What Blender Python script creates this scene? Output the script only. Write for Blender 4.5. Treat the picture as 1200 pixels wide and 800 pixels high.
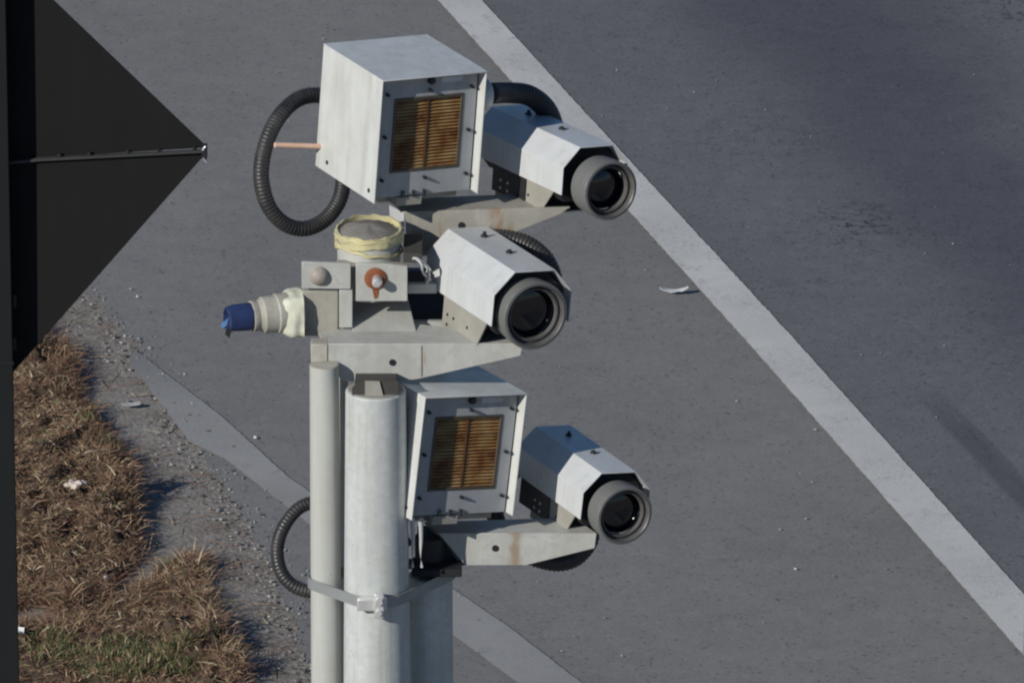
import bpy, bmesh, math, random
from mathutils import Vector, Matrix, noise as mnoise
random.seed(11)
R = math.radians
sc = bpy.context.scene
for o in list(bpy.data.objects): bpy.data.objects.remove(o)
C = sc.collection

# ---------------------------------------------------------------- camera
PITCH = R(20.0); CAMH = 10.6; FPX = 10715.0; D0 = FPX/700.0
cd = bpy.data.cameras.new('camera'); cam = bpy.data.objects.new('camera', cd); C.objects.link(cam)
cam.location = (0, 0, CAMH); cam.rotation_euler = (R(90)-PITCH, 0, 0)
cd.sensor_width = 36.0; cd.lens = FPX/1200*36.0; cd.clip_start = 0.5; cd.clip_end = 3000
sc.camera = cam
# ---------------------------------------------------------------- light
SUN = Vector((-.63, -.636, .448)).normalized()
w = bpy.data.worlds.new('World'); sc.world = w; w.use_nodes = True
nt = w.node_tree; nt.nodes.clear()
sky = nt.nodes.new('ShaderNodeTexSky'); sky.sky_type = 'NISHITA'; sky.sun_disc = False
sky.sun_elevation = math.asin(SUN.z); sky.sun_rotation = math.atan2(SUN.x, SUN.y) % (2*math.pi)
sky.air_density = 1.0; sky.dust_density = 0.0; sky.ozone_density = 7.0
bg = nt.nodes.new('ShaderNodeBackground'); bg.inputs[1].default_value = 0.062
wo = nt.nodes.new('ShaderNodeOutputWorld')
nt.links.new(sky.outputs[0], bg.inputs[0]); nt.links.new(bg.outputs[0], wo.inputs[0])
sd = bpy.data.lights.new('sun', 'SUN'); sd.energy = 3.8; sd.angle = R(0.5); sd.color = (1.0, .962, .89)
sun = bpy.data.objects.new('sun', sd); C.objects.link(sun)
sun.rotation_euler = SUN.to_track_quat('Z', 'Y').to_euler(); sun.location = (-10, -5, 25)
sc.view_settings.view_transform = 'Standard'; sc.view_settings.look = 'None'
sc.view_settings.gamma = 1.0; sc.view_settings.exposure = 0.0
sc.render.engine = 'CYCLES'
sc.cycles.filter_width = 2.25
sc.cycles.max_bounces = 6; sc.cycles.diffuse_bounces = 2

# ---------------------------------------------------------------- geometry helpers
CX = Vector((1, 0, 0)); CY = Vector((0, math.sin(PITCH), math.cos(PITCH))); CZ = Vector((0, -math.cos(PITCH), math.sin(PITCH)))
CAM = Vector((0, 0, CAMH)); UP = Vector((0, 0, 1)); BACK = Vector((0, 1, 0)); RT = Vector((1, 0, 0))
PX = 1/700.0
TAN = math.tan(PITCH)
def cv(x, y, z): return CX*x + CY*y + CZ*z
def P(u, v, z=0.0):
    """point seen at (u, v) in the photo, z metres nearer than the main pole"""
    D = D0 - z
    return CAM + CX*((u-600)/FPX*D) + CY*(-(v-400)/FPX*D) - CZ*D
def V(u, v, z0, v0):
    """on the upright plane (facing the viewer) through (., v0) at z0"""
    return P(u, v, z0 - TAN*(v-v0)*PX)
def H(u, v, z0, v0):
    """on the level plane through (., v0) at z0"""
    return P(u, v, z0 + (v-v0)*PX/TAN)
def G(u, v, h=0.0):
    """point of the ground under pixel"""
    d = CX*((u-600)/FPX) + CY*(-(v-400)/FPX) - CZ
    return CAM + d*((h-CAMH)/d.z)

ZU = -.05; ZL = .088      # depth of the upper and of the lower camera group relative to the clamp bracket
def PU(u, v, z=0.0): return P(u, v, z+ZU)
def PL(u, v, z=0.0): return P(u, v, z+ZL)

class MB:
    def __init__(s): s.v = []; s.f = []; s.m = []
    def add(s, vs, fs, mi=0):
        b = len(s.v); s.v += [Vector(p) for p in vs]
        s.f += [tuple(b+i for i in f) for f in fs]; s.m += [mi]*len(fs)
    def box(s, a, b, mi=0):
        x0, y0, z0 = a; x1, y1, z1 = b
        s.add([(x0,y0,z0),(x1,y0,z0),(x1,y1,z0),(x0,y1,z0),(x0,y0,z1),(x1,y0,z1),(x1,y1,z1),(x0,y1,z1)],
              [(3,2,1,0),(4,5,6,7),(0,1,5,4),(1,2,6,5),(2,3,7,6),(3,0,4,7)], mi)
    def obox(s, c, ax, ay, az, mi=0):
        """box centred at c with half vectors"""
        vs = [c+ax*i+ay*j+az*k for k in (-1,1) for j in (-1,1) for i in (-1,1)]
        s.add(vs, [(0,2,3,1),(4,5,7,6),(0,1,5,4),(1,3,7,5),(3,2,6,7),(2,0,4,6)], mi)
    def slab(s, pts, vec, mi=0):
        n = len(pts); vec = Vector(vec)
        vs = [Vector(p) for p in pts] + [Vector(p)+vec for p in pts]
        s.add(vs, [tuple(range(n)), tuple(range(2*n-1, n-1, -1))] + [(i, (i+1)%n, n+(i+1)%n, n+i) for i in range(n)], mi)
    def lathe(s, p, axis, prof, n=40, mi=0, caps=True):
        axis = Vector(axis).normalized(); p = Vector(p)
        a = axis.orthogonal().normalized(); b = axis.cross(a)
        vs = []; fs = []
        for t, r in prof:
            for k in range(n):
                an = 2*math.pi*k/n
                vs.append(p + axis*t + (a*math.cos(an)+b*math.sin(an))*r)
        for i in range(len(prof)-1):
            for k in range(n):
                fs.append((i*n+k, i*n+(k+1)%n, (i+1)*n+(k+1)%n, (i+1)*n+k))
        if caps:
            fs.append(tuple(range(n-1, -1, -1))); m = (len(prof)-1)*n; fs.append(tuple(m+k for k in range(n)))
        s.add(vs, fs, mi)
    def cyl(s, a, b, r0, r1=None, n=32, mi=0):
        a = Vector(a); b = Vector(b); r1 = r0 if r1 is None else r1
        s.lathe(a, b-a, [(0, r0), ((b-a).length, r1)], n, mi)
    def tube(s, path, rf, n=14, mi=0, flat=None):
        pts = [Vector(p) for p in path]; N = len(pts)
        T = [(pts[min(i+1, N-1)]-pts[max(i-1, 0)]).normalized() for i in range(N)]
        a = T[0].orthogonal().normalized(); vs = []; fs = []
        for i in range(N):
            a = (a - T[i]*a.dot(T[i])).normalized(); b = T[i].cross(a)
            r = rf(i) if callable(rf) else rf
            for k in range(n):
                an = 2*math.pi*k/n; vs.append(pts[i] + (a*math.cos(an)+b*math.sin(an))*r)
        for i in range(N-1):
            for k in range(n): fs.append((i*n+k, i*n+(k+1)%n, (i+1)*n+(k+1)%n, (i+1)*n+k))
        fs.append(tuple(range(n-1, -1, -1))); fs.append(tuple((N-1)*n+k for k in range(n)))
        s.add(vs, fs, mi)
    def build(s, name, mats, parent=None, world=True, bevel=0, smooth=True, ang=35, recalc=True, root=None):
        me = bpy.data.meshes.new(name)
        inv = Matrix.Identity(4)
        if world:
            if parent is not None: inv = parent['_m'] if False else MW[parent.name].inverted()
            elif root is not None: inv = root.inverted()
        me.from_pydata([inv @ v for v in s.v], [], s.f)
        for m in (mats if isinstance(mats, (list, tuple)) else [mats]): me.materials.append(m)
        me.polygons.foreach_set('material_index', s.m)
        if recalc:
            bm = bmesh.new(); bm.from_mesh(me); bmesh.ops.recalc_face_normals(bm, faces=bm.faces); bm.to_mesh(me); bm.free()
        if smooth:
            me.polygons.foreach_set('use_smooth', [True]*len(me.polygons)); me.set_sharp_from_angle(angle=R(ang))
        me.update()
        o = bpy.data.objects.new(name, me); C.objects.link(o)
        if parent is not None: o.parent = parent; MW[o.name] = MW[parent.name].copy()
        else:
            if root is not None: o.matrix_world = root
            MW[o.name] = root.copy() if root is not None else Matrix.Identity(4)
        if bevel:
            b = o.modifiers.new('bevel', 'BEVEL'); b.width = bevel; b.segments = 2; b.limit_method = 'ANGLE'; b.angle_limit = R(40)
        return o
MW = {}
def spline(pts, n=10):
    pts = [Vector(p) for p in pts]; q = [pts[0]*2-pts[1]] + pts + [pts[-1]*2-pts[-2]]; out = []
    for i in range(1, len(q)-2):
        for k in range(n):
            t = k/n; a, b, c, d = q[i-1], q[i], q[i+1], q[i+2]
            out.append(.5*((2*b)+(c-a)*t+(2*a-5*b+4*c-d)*t*t+(3*b-a-3*c+d)*t**3))
    out.append(pts[-1]); return out
def resample(path, step):
    out = [path[0]]; acc = 0
    for i in range(1, len(path)):
        a = path[i-1]; b = path[i]; L = (b-a).length; t = step-acc
        while t <= L:
            out.append(a.lerp(b, t/L)); t += step
        acc = (acc+L) % step if L else acc
    return out
def tag(o, label=None, cat=None, group=None, kind=None):
    if label: o['label'] = label
    if cat: o['category'] = cat
    if group: o['group'] = group
    if kind: o['kind'] = kind
    return o
def thing(name, M, label, cat, group=None):
    o = bpy.data.objects.new(name, None); C.objects.link(o)
    if isinstance(M, Vector): M = Matrix.Translation(M)
    o.matrix_world = M; o.empty_display_size = .05; MW[o.name] = M.copy()
    return tag(o, label, cat, group)
def dup(root, M, label):
    r = root.copy(); C.objects.link(r); r.matrix_world = M; r['label'] = label; MW[r.name] = M.copy()
    for ch in list(root.children):
        c = ch.copy(); C.objects.link(c); c.parent = r
        for g in list(ch.children):
            d = g.copy(); C.objects.link(d); d.parent = c
    return r
def frame(dcam, wcam):
    d = cv(*dcam).normalized(); x = cv(*wcam); x = (x-d*x.dot(d)).normalized(); y = -d; z = x.cross(y)
    return Matrix((x, y, z)).transposed()
def M4(R3, loc, s=1.0):
    return Matrix.Translation(loc) @ R3.to_4x4() @ Matrix.Scale(s, 4)

# ---------------------------------------------------------------- materials
def newmat(name):
    m = bpy.data.materials.new(name); m.use_nodes = True
    t = m.node_tree; b = t.nodes['Principled BSDF']; return m, t, b
def N(t, typ, **kw):
    n = t.nodes.new(typ)
    for k, v in kw.items(): setattr(n, k, v)
    return n
def nz(t, vec, scale, detail=4, rough=.6, dist=0):
    n = N(t, 'ShaderNodeTexNoise'); n.inputs['Scale'].default_value = scale; n.inputs['Detail'].default_value = detail
    n.inputs['Roughness'].default_value = rough; n.inputs['Distortion'].default_value = dist
    t.links.new(vec, n.inputs['Vector']); return n.outputs['Fac']
def ramp(t, fac, stops):
    n = N(t, 'ShaderNodeValToRGB'); e = n.color_ramp.elements
    while len(e) < len(stops): e.new(.5)
    for i, (p, c) in enumerate(stops):
        e[i].position = p; e[i].color = (c, c, c, 1) if not isinstance(c, tuple) else (*c, 1)
    t.links.new(fac, n.inputs[0]); return n.outputs[0]
def mix(t, fac, a, b, mode='MIX'):
    n = N(t, 'ShaderNodeMix', data_type='RGBA', blend_type=mode)
    for inp, val in ((n.inputs[0], fac), (n.inputs[6], a), (n.inputs[7], b)):
        if isinstance(val, (int, float)): inp.default_value = val
        elif isinstance(val, tuple): inp.default_value = (*val, 1)
        else: t.links.new(val, inp)
    return n.outputs[2]
def mth(t, op, a, b=0.0, c=None, clamp=False):
    n = N(t, 'ShaderNodeMath', operation=op); n.use_clamp = clamp
    for i, val in enumerate((a, b) if c is None else (a, b, c)):
        if isinstance(val, (int, float)): n.inputs[i].default_value = val
        else: t.links.new(val, n.inputs[i])
    return n.outputs[0]
def bump(t, b, h, strength=.3, dist=.002):
    n = N(t, 'ShaderNodeBump'); n.inputs['Strength'].default_value = strength; n.inputs['Distance'].default_value = dist
    t.links.new(h, n.inputs['Height']); t.links.new(n.outputs[0], b.inputs['Normal'])
def coord(t, stretch=(1, 1, 1), which='Object', off=(0, 0, 0)):
    c = N(t, 'ShaderNodeTexCoord'); m = N(t, 'ShaderNodeMapping'); m.inputs['Scale'].default_value = stretch
    m.inputs['Location'].default_value = off
    t.links.new(c.outputs[which], m.inputs[0]); return m.outputs[0]

def weathered(name, base, dirt, amount=.5, rough=.45, metal=0.0, scale=25, streak=(30, 30, 4), rust=None, spangle=0, bumpy=.15, spec=.5):
    m, t, b = newmat(name)
    v = coord(t); vs = coord(t, streak)
    n1 = nz(t, v, scale, 6, .65); n2 = nz(t, vs, 1.0, 5, .6, .3)
    f = ramp(t, mth(t, 'ADD', mth(t, 'MULTIPLY', n1, .5), mth(t, 'MULTIPLY', n2, .5)), [(.40, 0.0), (.68, 1.0)])
    col = mix(t, mth(t, 'MULTIPLY', f, amount), base, dirt)
    if spangle:
        vo = N(t, 'ShaderNodeTexVoronoi'); vo.inputs['Scale'].default_value = spangle; t.links.new(v, vo.inputs['Vector'])
        hs = N(t, 'ShaderNodeSeparateColor'); t.links.new(vo.outputs['Color'], hs.inputs[0])
        col = mix(t, mth(t, 'MULTIPLY', hs.outputs[0], .30), col, tuple(c*.62 for c in base))
    sp = ramp(t, nz(t, v, scale*12, 2, .5), [(.70, 0.0), (.76, 1.0)])
    col = mix(t, mth(t, 'MULTIPLY', sp, .45*min(1, amount*1.5)), col, tuple(c*.5 for c in dirt))
    if name in ('box_white', 'hood_white', 'panel_grey', 'galvanised'):
        st_ = ramp(t, nz(t, coord(t, (75, 75, 2.2), off=(1, 4, 2)), 1.0, 3, .6, .15), [(.56, 0.0), (.70, 1.0)])
        col = mix(t, mth(t, 'MULTIPLY', mth(t, 'MULTIPLY', st_, ramp(t, n1, [(.35, .3), (.6, 1.0)])), .32), col, (.30, .28, .23))
    if rust:
        rr = ramp(t, mth(t, 'MULTIPLY', nz(t, coord(t, (22, 22, 5), off=(3, 1, 2)), 1.0, 5, .7, .5), 1.0), [(rust, 0.0), (rust+.09, 1.0)])
        col = mix(t, mth(t, 'MULTIPLY', rr, .65), col, (.27, .145, .06))
    t.links.new(col, b.inputs['Base Color'])
    b.inputs['Roughness'].default_value = rough; b.inputs['Metallic'].default_value = metal
    b.inputs['Specular IOR Level'].default_value = spec
    t.links.new(ramp(t, n1, [(.3, rough*.8), (.7, min(1, rough*1.35))]), b.inputs['Roughness'])
    bump(t, b, n1, bumpy, .0015)
    return m
def plain(name, col, rough=.5, metal=0.0, spec=.5, var=.12, scale=60):
    m, t, b = newmat(name)
    v = coord(t); f = nz(t, v, scale, 5, .6)
    c = mix(t, f, tuple(x*(1-var*1.6) for x in col), tuple(min(1, x*(1+var*1.6)) for x in col))
    t.links.new(c, b.inputs['Base Color'])
    b.inputs['Roughness'].default_value = rough; b.inputs['Metallic'].default_value = metal; b.inputs['Specular IOR Level'].default_value = spec
    return m
MT = {}
MT['box_white'] = weathered('box_white', (.655, .665, .64), (.40, .39, .34), .6, .34, scale=14, bumpy=.05, spec=.7)
MT['hood_white'] = weathered('hood_white', (.60, .615, .62), (.42, .42, .39), .5, .36, scale=18, bumpy=.08)
MT['panel'] = weathered('panel_grey', (.37, .385, .395), (.22, .22, .215), .6, .5, scale=22, bumpy=.08)
MT['galv'] = weathered('galvanised', (.63, .65, .625), (.43, .44, .41), .75, .5, .12, scale=12, streak=(40, 40, 3), spangle=110, bumpy=.08)
MT['galv_thin'] = weathered('galvanised_dull', (.52, .53, .49), (.38, .37, .32), .6, .5, .1, scale=16, streak=(60, 60, 3), bumpy=.08, rust=.74)
MT['bracket'] = weathered('bracket_steel', (.52, .525, .49), (.38, .36, .31), .7, .5, .1, scale=16, spangle=80, rust=.66, bumpy=.1)
MT['bracket_old'] = weathered('bracket_stained', (.36, .345, .30), (.24, .21, .17), .7, .6, .05, scale=16, spangle=60, rust=.60, bumpy=.15)
MT['barrel'] = weathered('barrel_grey', (.165, .17, .165), (.12, .115, .105), .6, .55, .05, scale=30, bumpy=.15)
MT['lip'] = weathered('lens_lip', (.085, .085, .085), (.17, .16, .14), .6, .45, .1, scale=50, bumpy=.1)
MT['black'] = plain('black_gap', (.012, .012, .014), .7, var=.1)
MT['rubber'] = weathered('black_conduit', (.022, .022, .024), (.075, .07, .062), .6, .45, scale=30, bumpy=.05)
MT['glass'] = plain('lens_glass', (.004, .005, .010), .08, spec=.8, var=0)
MT['screw'] = plain('dark_screw', (.045, .045, .05), .4, .5)
MT['bright'] = plain('bright_steel', (.72, .72, .70), .3, .5)
MT['sign'] = weathered('black_coating', (.0135, .0135, .0135), (.018, .018, .018), .5, .75, scale=6, bumpy=.05, spec=.12)
MT['post'] = weathered('post_coating', (.012, .014, .0145), (.018, .020, .020), .5, .7, scale=6, bumpy=.05, spec=.15)
MT['blue'] = plain('blue_plastic', (.014, .030, .10), .6, var=.35, scale=70)
MT['blue_light'] = plain('blue_tail', (.07, .17, .38), .5)
MT['coupling'] = weathered('coupling_cream', (.47, .45, .39), (.22, .20, .15), .8, .6, scale=35, bumpy=.3)
MT['sealant'] = weathered('sealant_foam', (.66, .66, .55), (.42, .42, .24), .7, .7, scale=35, bumpy=.5)
MT['concrete'] = weathered('stained_block', (.36, .34, .29), (.21, .19, .15), .7, .7, scale=30, rust=.75, bumpy=.3)
MT['tape'] = weathered('yellow_tape', (.64, .575, .31), (.36, .33, .22), .8, .5, scale=40, bumpy=.3)
MT['foam'] = weathered('grey_cap', (.23, .215, .195), (.14, .125, .105), .6, .8, scale=40, bumpy=.4)
MT['rust'] = plain('rust', (.22, .07, .025), .8, var=.45, scale=120)
MT['rustdot'] = plain('rust_dome', (.34, .30, .26), .6, var=.3, scale=90)
MT['copper'] = plain('orange_rod', (.72, .47, .34), .5)
MT['whitewire'] = plain('white_wire', (.50, .51, .50), .45)
MT['label'] = plain('label_plate', (.50, .53, .56), .4)
MT['strap'] = weathered('strap_steel', (.36, .38, .38), (.27, .27, .26), .6, .38, .35, scale=30, bumpy=.05)

# amber louvre: own colours across the grid
m, t, b = newmat('amber_louvre'); v = coord(t)
c1 = ramp(t, nz(t, coord(t, (18, 1, 26)), 1.0, 4, .6, .2), [(.38, (.40, .26, .11)), (.52, (.30, .155, .055)), (.64, (.17, .06, .022))])
t.links.new(c1, b.inputs['Base Color']); b.inputs['Roughness'].default_value = .45; MT['amber'] = m
MT['amber_back'] = plain('amber_back', (.13, .062, .024), .6, var=.3)
MT['amber_frame'] = plain('amber_frame', (.075, .062, .045), .5, var=.3)

# worn white paint on a line: wear shows the asphalt colour
LINEP = [G(510, 0), G(872, 400)]
LD = (LINEP[1]-LINEP[0]); LD.z = 0; LD.normalize(); LN = Vector((LD.y, -LD.x, 0))    # LN points to the right of the line
if LN.x < 0: LN = -LN
def asphalt(name, base, dark=False):
    m, t, b = newmat(name)
    tc = N(t, 'ShaderNodeTexCoord'); v = tc.outputs['Object']
    big = nz(t, v, .9, 5, .6, .4); mid = nz(t, v, 9, 5, .65); fine = nz(t, v, 130, 3, .8); fine2 = nz(t, v, 330, 2, .7)
    col = mix(t, ramp(t, big, [(.35, 0.0), (.65, 1.0)]), tuple(c*.95 for c in base), tuple(c*1.05 for c in base))
    col = mix(t, ramp(t, mid, [(.38, 0.0), (.64, 1.0)]), col, mix(t, 1.0, col, (.90, .90, .91), 'MULTIPLY'))
    col = mix(t, 1.0, col, ramp(t, nz(t, v, 3.2, 6, .7, .5), [(.36, .975), (.64, 1.025)]), 'MULTIPLY')
    col = mix(t, 1.0, col, ramp(t, fine, [(.30, .78), (.5, 1.0), (.72, 1.24)]), 'MULTIPLY')
    # aggregate: pale and dark stones
    vo = N(t, 'ShaderNodeTexVoronoi'); vo.inputs['Scale'].default_value = 95; t.links.new(v, vo.inputs['Vector'])
    sp = N(t, 'ShaderNodeSeparateColor'); t.links.new(vo.outputs['Color'], sp.inputs[0])
    col = mix(t, mth(t, 'MULTIPLY', mth(t, 'GREATER_THAN', sp.outputs[0], .95), .22), col, (.30, .30, .30))
    col = mix(t, mth(t, 'MULTIPLY', mth(t, 'LESS_THAN', sp.outputs[1], .03 if not dark else .07), .35), col, (.035, .035, .04))
    # coordinate across the carriageway
    dp = N(t, 'ShaderNodeVectorMath', operation='DOT_PRODUCT'); t.links.new(v, dp.inputs[0]); dp.inputs[1].default_value = LN
    s = mth(t, 'SUBTRACT', dp.outputs['Value'], LN.dot(LINEP[0]))
    s = mth(t, 'ADD', s, mth(t, 'MULTIPLY', mth(t, 'SUBTRACT', big, .5), .9))
    if dark:
        q = lambda u, v_: (G(u, v_)-LINEP[0]).dot(LN)
        s0 = q(1040, 110)
        tr = N(t, 'ShaderNodeMapRange', interpolation_type='SMOOTHSTEP'); t.links.new(mth(t, 'ABSOLUTE', mth(t, 'SUBTRACT', s, s0)), tr.inputs[0])
        tr.inputs[1].default_value = .75; tr.inputs[2].default_value = .10; tr.inputs[3].default_value = 0; tr.inputs[4].default_value = 1
        col = mix(t, mth(t, 'MULTIPLY', tr.outputs[0], .78), col, mix(t, 1.0, col, (.52, .52, .60), 'MULTIPLY'))
        # open-textured pitting near patches
        for (u, v_, rad, st) in ((1010, 265, .42, .9), (880, 165, .5, .45), (1190, 10, .55, .8), (1120, 380, .5, .3), (960, 330, .6, .25), (1150, 430, .5, .3)):
            g = G(u, v_)
            ds = N(t, 'ShaderNodeVectorMath', operation='DISTANCE'); t.links.new(v, ds.inputs[0]); ds.inputs[1].default_value = g
            mr = N(t, 'ShaderNodeMapRange', interpolation_type='SMOOTHSTEP'); t.links.new(ds.outputs['Value'], mr.inputs[0])
            mr.inputs[1].default_value = rad; mr.inputs[2].default_value = .03; mr.inputs[3].default_value = 0; mr.inputs[4].default_value = 1
            cr = ramp(t, nz(t, v, 26, 5, .8, .8), [(.535, 0.0), (.60, 1.0)])
            col = mix(t, mth(t, 'MULTIPLY', mth(t, 'MULTIPLY', cr, mr.outputs[0]), st), col, (.03, .03, .034))
    if dark:
        for (uu_, w_, st) in ((1160, .022, .5), (1178, .012, .4)):
            s1 = (G(uu_, 545)-LINEP[0]).dot(LN); raw = mth(t, 'SUBTRACT', dp.outputs['Value'], LN.dot(LINEP[0]))
            a_ = mth(t, 'ADD', mth(t, 'ABSOLUTE', mth(t, 'SUBTRACT', raw, s1)), mth(t, 'MULTIPLY', mth(t, 'SUBTRACT', mid, .5), .05))
            ds = N(t, 'ShaderNodeVectorMath', operation='DISTANCE'); t.links.new(v, ds.inputs[0]); ds.inputs[1].default_value = G(1165, 545)
            e_ = ramp(t, ds.outputs['Value'], [(.35, 1.0), (.8, 0.0)])
            col = mix(t, mth(t, 'MULTIPLY', mth(t, 'MULTIPLY', ramp(t, a_, [(w_, 1.0), (w_*2.2, 0.0)]), e_), st), col, (.05, .05, .056))
    t.links.new(col, b.inputs['Base Color'])
    b.inputs['Roughness'].default_value = .8; b.inputs['Specular IOR Level'].default_value = .35
    bump(t, b, mth(t, 'ADD', fine, mth(t, 'MULTIPLY', fine2, .6)), .35, .0030)
    return m
MT['asphalt'] = asphalt('asphalt_shoulder', (.223, .219, .209))
MT['asphalt_lane'] = asphalt('asphalt_lane', (.160, .161, .166), True)
def paint(name, col, under, wear):
    m, t, b = newmat(name); tc = N(t, 'ShaderNodeTexCoord'); v = tc.outputs['Object']
    n1 = nz(t, v, 10, 8, .75, .5); n2 = nz(t, v, 150, 3, .8); n3 = nz(t, v, 2.2, 3, .5)
    f = ramp(t, mth(t, 'ADD', mth(t, 'MULTIPLY', n1, .6), mth(t, 'ADD', mth(t, 'MULTIPLY', n2, .25), mth(t, 'MULTIPLY', n3, .15))), [(wear, 1.0), (wear+.10, 0.0)])
    c = mix(t, ramp(t, n3, [(.35, 0.0), (.65, 1.0)]), tuple(x*.86 for x in col), col)
    c = mix(t, 1.0, c, ramp(t, n2, [(.3, .85), (.7, 1.12)]), 'MULTIPLY')
    vo = N(t, 'ShaderNodeTexVoronoi', feature='DISTANCE_TO_EDGE'); vo.inputs['Scale'].default_value = 7
    wv = N(t, 'ShaderNodeVectorMath', operation='ADD'); t.links.new(v, wv.inputs[0])
    wn = N(t, 'ShaderNodeTexNoise'); wn.inputs['Scale'].default_value = 12; t.links.new(v, wn.inputs['Vector']); t.links.new(wn.outputs['Color'], wv.inputs[1]); t.links.new(wv.outputs[0], vo.inputs['Vector'])
    ck = mth(t, 'MULTIPLY', ramp(t, vo.outputs['Distance'], [(.012, 1.0), (.035, 0.0)]), ramp(t, nz(t, v, 3.1, 2, .5), [(.45, 0.0), (.6, .55)]))
    c = mix(t, ck, c, under)
    c = mix(t, mth(t, 'MULTIPLY', mth(t, 'SUBTRACT', 1.0, f), .8), c, under)
    if 'faded' in name:
        ds = N(t, 'ShaderNodeVectorMath', operation='DISTANCE'); t.links.new(v, ds.inputs[0]); ds.inputs[1].default_value = G(150, 405)
        mr = N(t, 'ShaderNodeMapRange', interpolation_type='SMOOTHSTEP'); t.links.new(mth(t, 'ADD', ds.outputs['Value'], mth(t, 'MULTIPLY', n1, .25)), mr.inputs[0])
        mr.inputs[1].default_value = .12; mr.inputs[2].default_value = .95; mr.inputs[3].default_value = 1; mr.inputs[4].default_value = 0
        c = mix(t, mr.outputs[0], c, under)
    t.links.new(c, b.inputs['Base Color']); b.inputs['Roughness'].default_value = .75; b.inputs['Specular IOR Level'].default_value = .3
    bump(t, b, mth(t, 'ADD', n1, n2), .4, .003); return m
MT['paint'] = paint('line_paint', (.63, .625, .595), (.22, .22, .218), .545)
MT['paint_faint'] = paint('line_paint_faded', (.35, .345, .33), (.205, .206, .20), .545)

m, t, b = newmat('dirt'); tc = N(t, 'ShaderNodeTexCoord'); v = tc.outputs['Object']
c = ramp(t, nz(t, v, 3.5, 6, .65, .3), [(.35, (.225, .188, .158)), (.5, (.285, .255, .225)), (.66, (.32, .295, .268))])
c = mix(t, 1.0, c, ramp(t, nz(t, v, 60, 4, .8), [(.30, .55), (.5, 1.0), (.72, 1.35)]), 'MULTIPLY')
vo = N(t, 'ShaderNodeTexVoronoi'); vo.inputs['Scale'].default_value = 55; t.links.new(v, vo.inputs['Vector'])
sp = N(t, 'ShaderNodeSeparateColor'); t.links.new(vo.outputs['Color'], sp.inputs[0])
c = mix(t, mth(t, 'MULTIPLY', mth(t, 'GREATER_THAN', sp.outputs[0], .90), .5), c, (.38, .36, .33))
t.links.new(c, b.inputs['Base Color']); b.inputs['Roughness'].default_value = .95; b.inputs['Specular IOR Level'].default_value = .2
bump(t, b, mth(t, 'ADD', nz(t, v, 60, 4, .8), nz(t, v, 18, 4, .7)), .8, .012); MT['dirt'] = m
m, t, b = newmat('turf_soil'); tc = N(t, 'ShaderNodeTexCoord'); v = tc.outputs['Object']
c = ramp(t, nz(t, v, 14, 6, .75, .4), [(.36, (.07, .048, .034)), (.5, (.16, .11, .075)), (.66, (.25, .19, .135))])
t.links.new(c, b.inputs['Base Color']); b.inputs['Roughness'].default_value = 1.0; b.inputs['Specular IOR Level'].default_value = .1
bump(t, b, nz(t, v, 60, 5, .8), 1.0, .02); MT['soil'] = m
BL = [plain('blade_straw', (.37, .265, .16), .8, var=.25), plain('blade_tan', (.27, .17, .105), .85, var=.25),
      plain('blade_brown', (.175, .095, .06), .9, var=.3), plain('blade_pale', (.50, .42, .28), .8, var=.2),
      plain('blade_green', (.10, .135, .045), .7, var=.25), plain('blade_olive', (.13, .12, .045), .8, var=.25)]
STN = [plain('stone_grey', (.24, .23, .22), .9), plain('stone_pale', (.42, .40, .37), .9), plain('stone_dark', (.09, .085, .08), .9)]

# ================================================================ SETTING
def sheet(name, left, right, z, mat):
    """strip between two polylines of ground points"""
    mb = MB(); n = len(left); vs = [Vector((p.x, p.y, z)) for p in left] + [Vector((p.x, p.y, z)) for p in right]
    mb.add(vs, [(i, i+1, n+i+1, n+i) for i in range(n-1)])
    o = mb.build(name, mat, smooth=False); tag(o, kind='structure')
    me = o.data
    if me.polygons[0].normal.z < 0: me.flip_normals()
    return o
def extend(pts, a=60, b=60):
    return [pts[0] + (pts[0]-pts[1]).normalized()*a] + pts + [pts[-1] + (pts[-1]-pts[-2]).normalized()*b]
def subdiv(pts, step, amp, freq, seed=0):
    out = []
    for i in range(len(pts)-1):
        a, b_ = pts[i], pts[i+1]; L = (b_-a).length; k = max(1, int(L/step)) if L < 30 else 12
        for j in range(k):
            p = a.lerp(b_, j/k)
            if L < 30:
                nn = mnoise.noise(Vector((p.x*freq+seed, p.y*freq, seed))) + .5*mnoise.noise(Vector((p.x*freq*3+seed, p.y*freq*3, seed)))
                p = p + Vector((nn*amp, 0, 0))
            out.append(p)
    out.append(pts[-1]); return out
mb = MB(); S = 600
mb.add([(-S, -S, 0), (S, -S, 0), (S, S, 0), (-S, S, 0)], [(0, 1, 2, 3)])
tag(mb.build('ground', MT['dirt'], smooth=False), kind='structure')

edge_px = [(-140, 60), (105, 345), (150, 398), (190, 447), (212, 495), (238, 540), (275, 590), (305, 640), (335, 700), (352, 760), (380, 810), (560, 1060)]
edge = subdiv(extend([G(*p) for p in edge_px], 90, 20), .02, .028, 9)
Lr = [G(561, 0), G(930, 400), G(1200, 700)]; Ll = [G(510, 0), G(872, 400), G(1200, 772)]
LrE = extend(Lr, 90, 25); LlE = extend(Ll, 90, 25)
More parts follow.
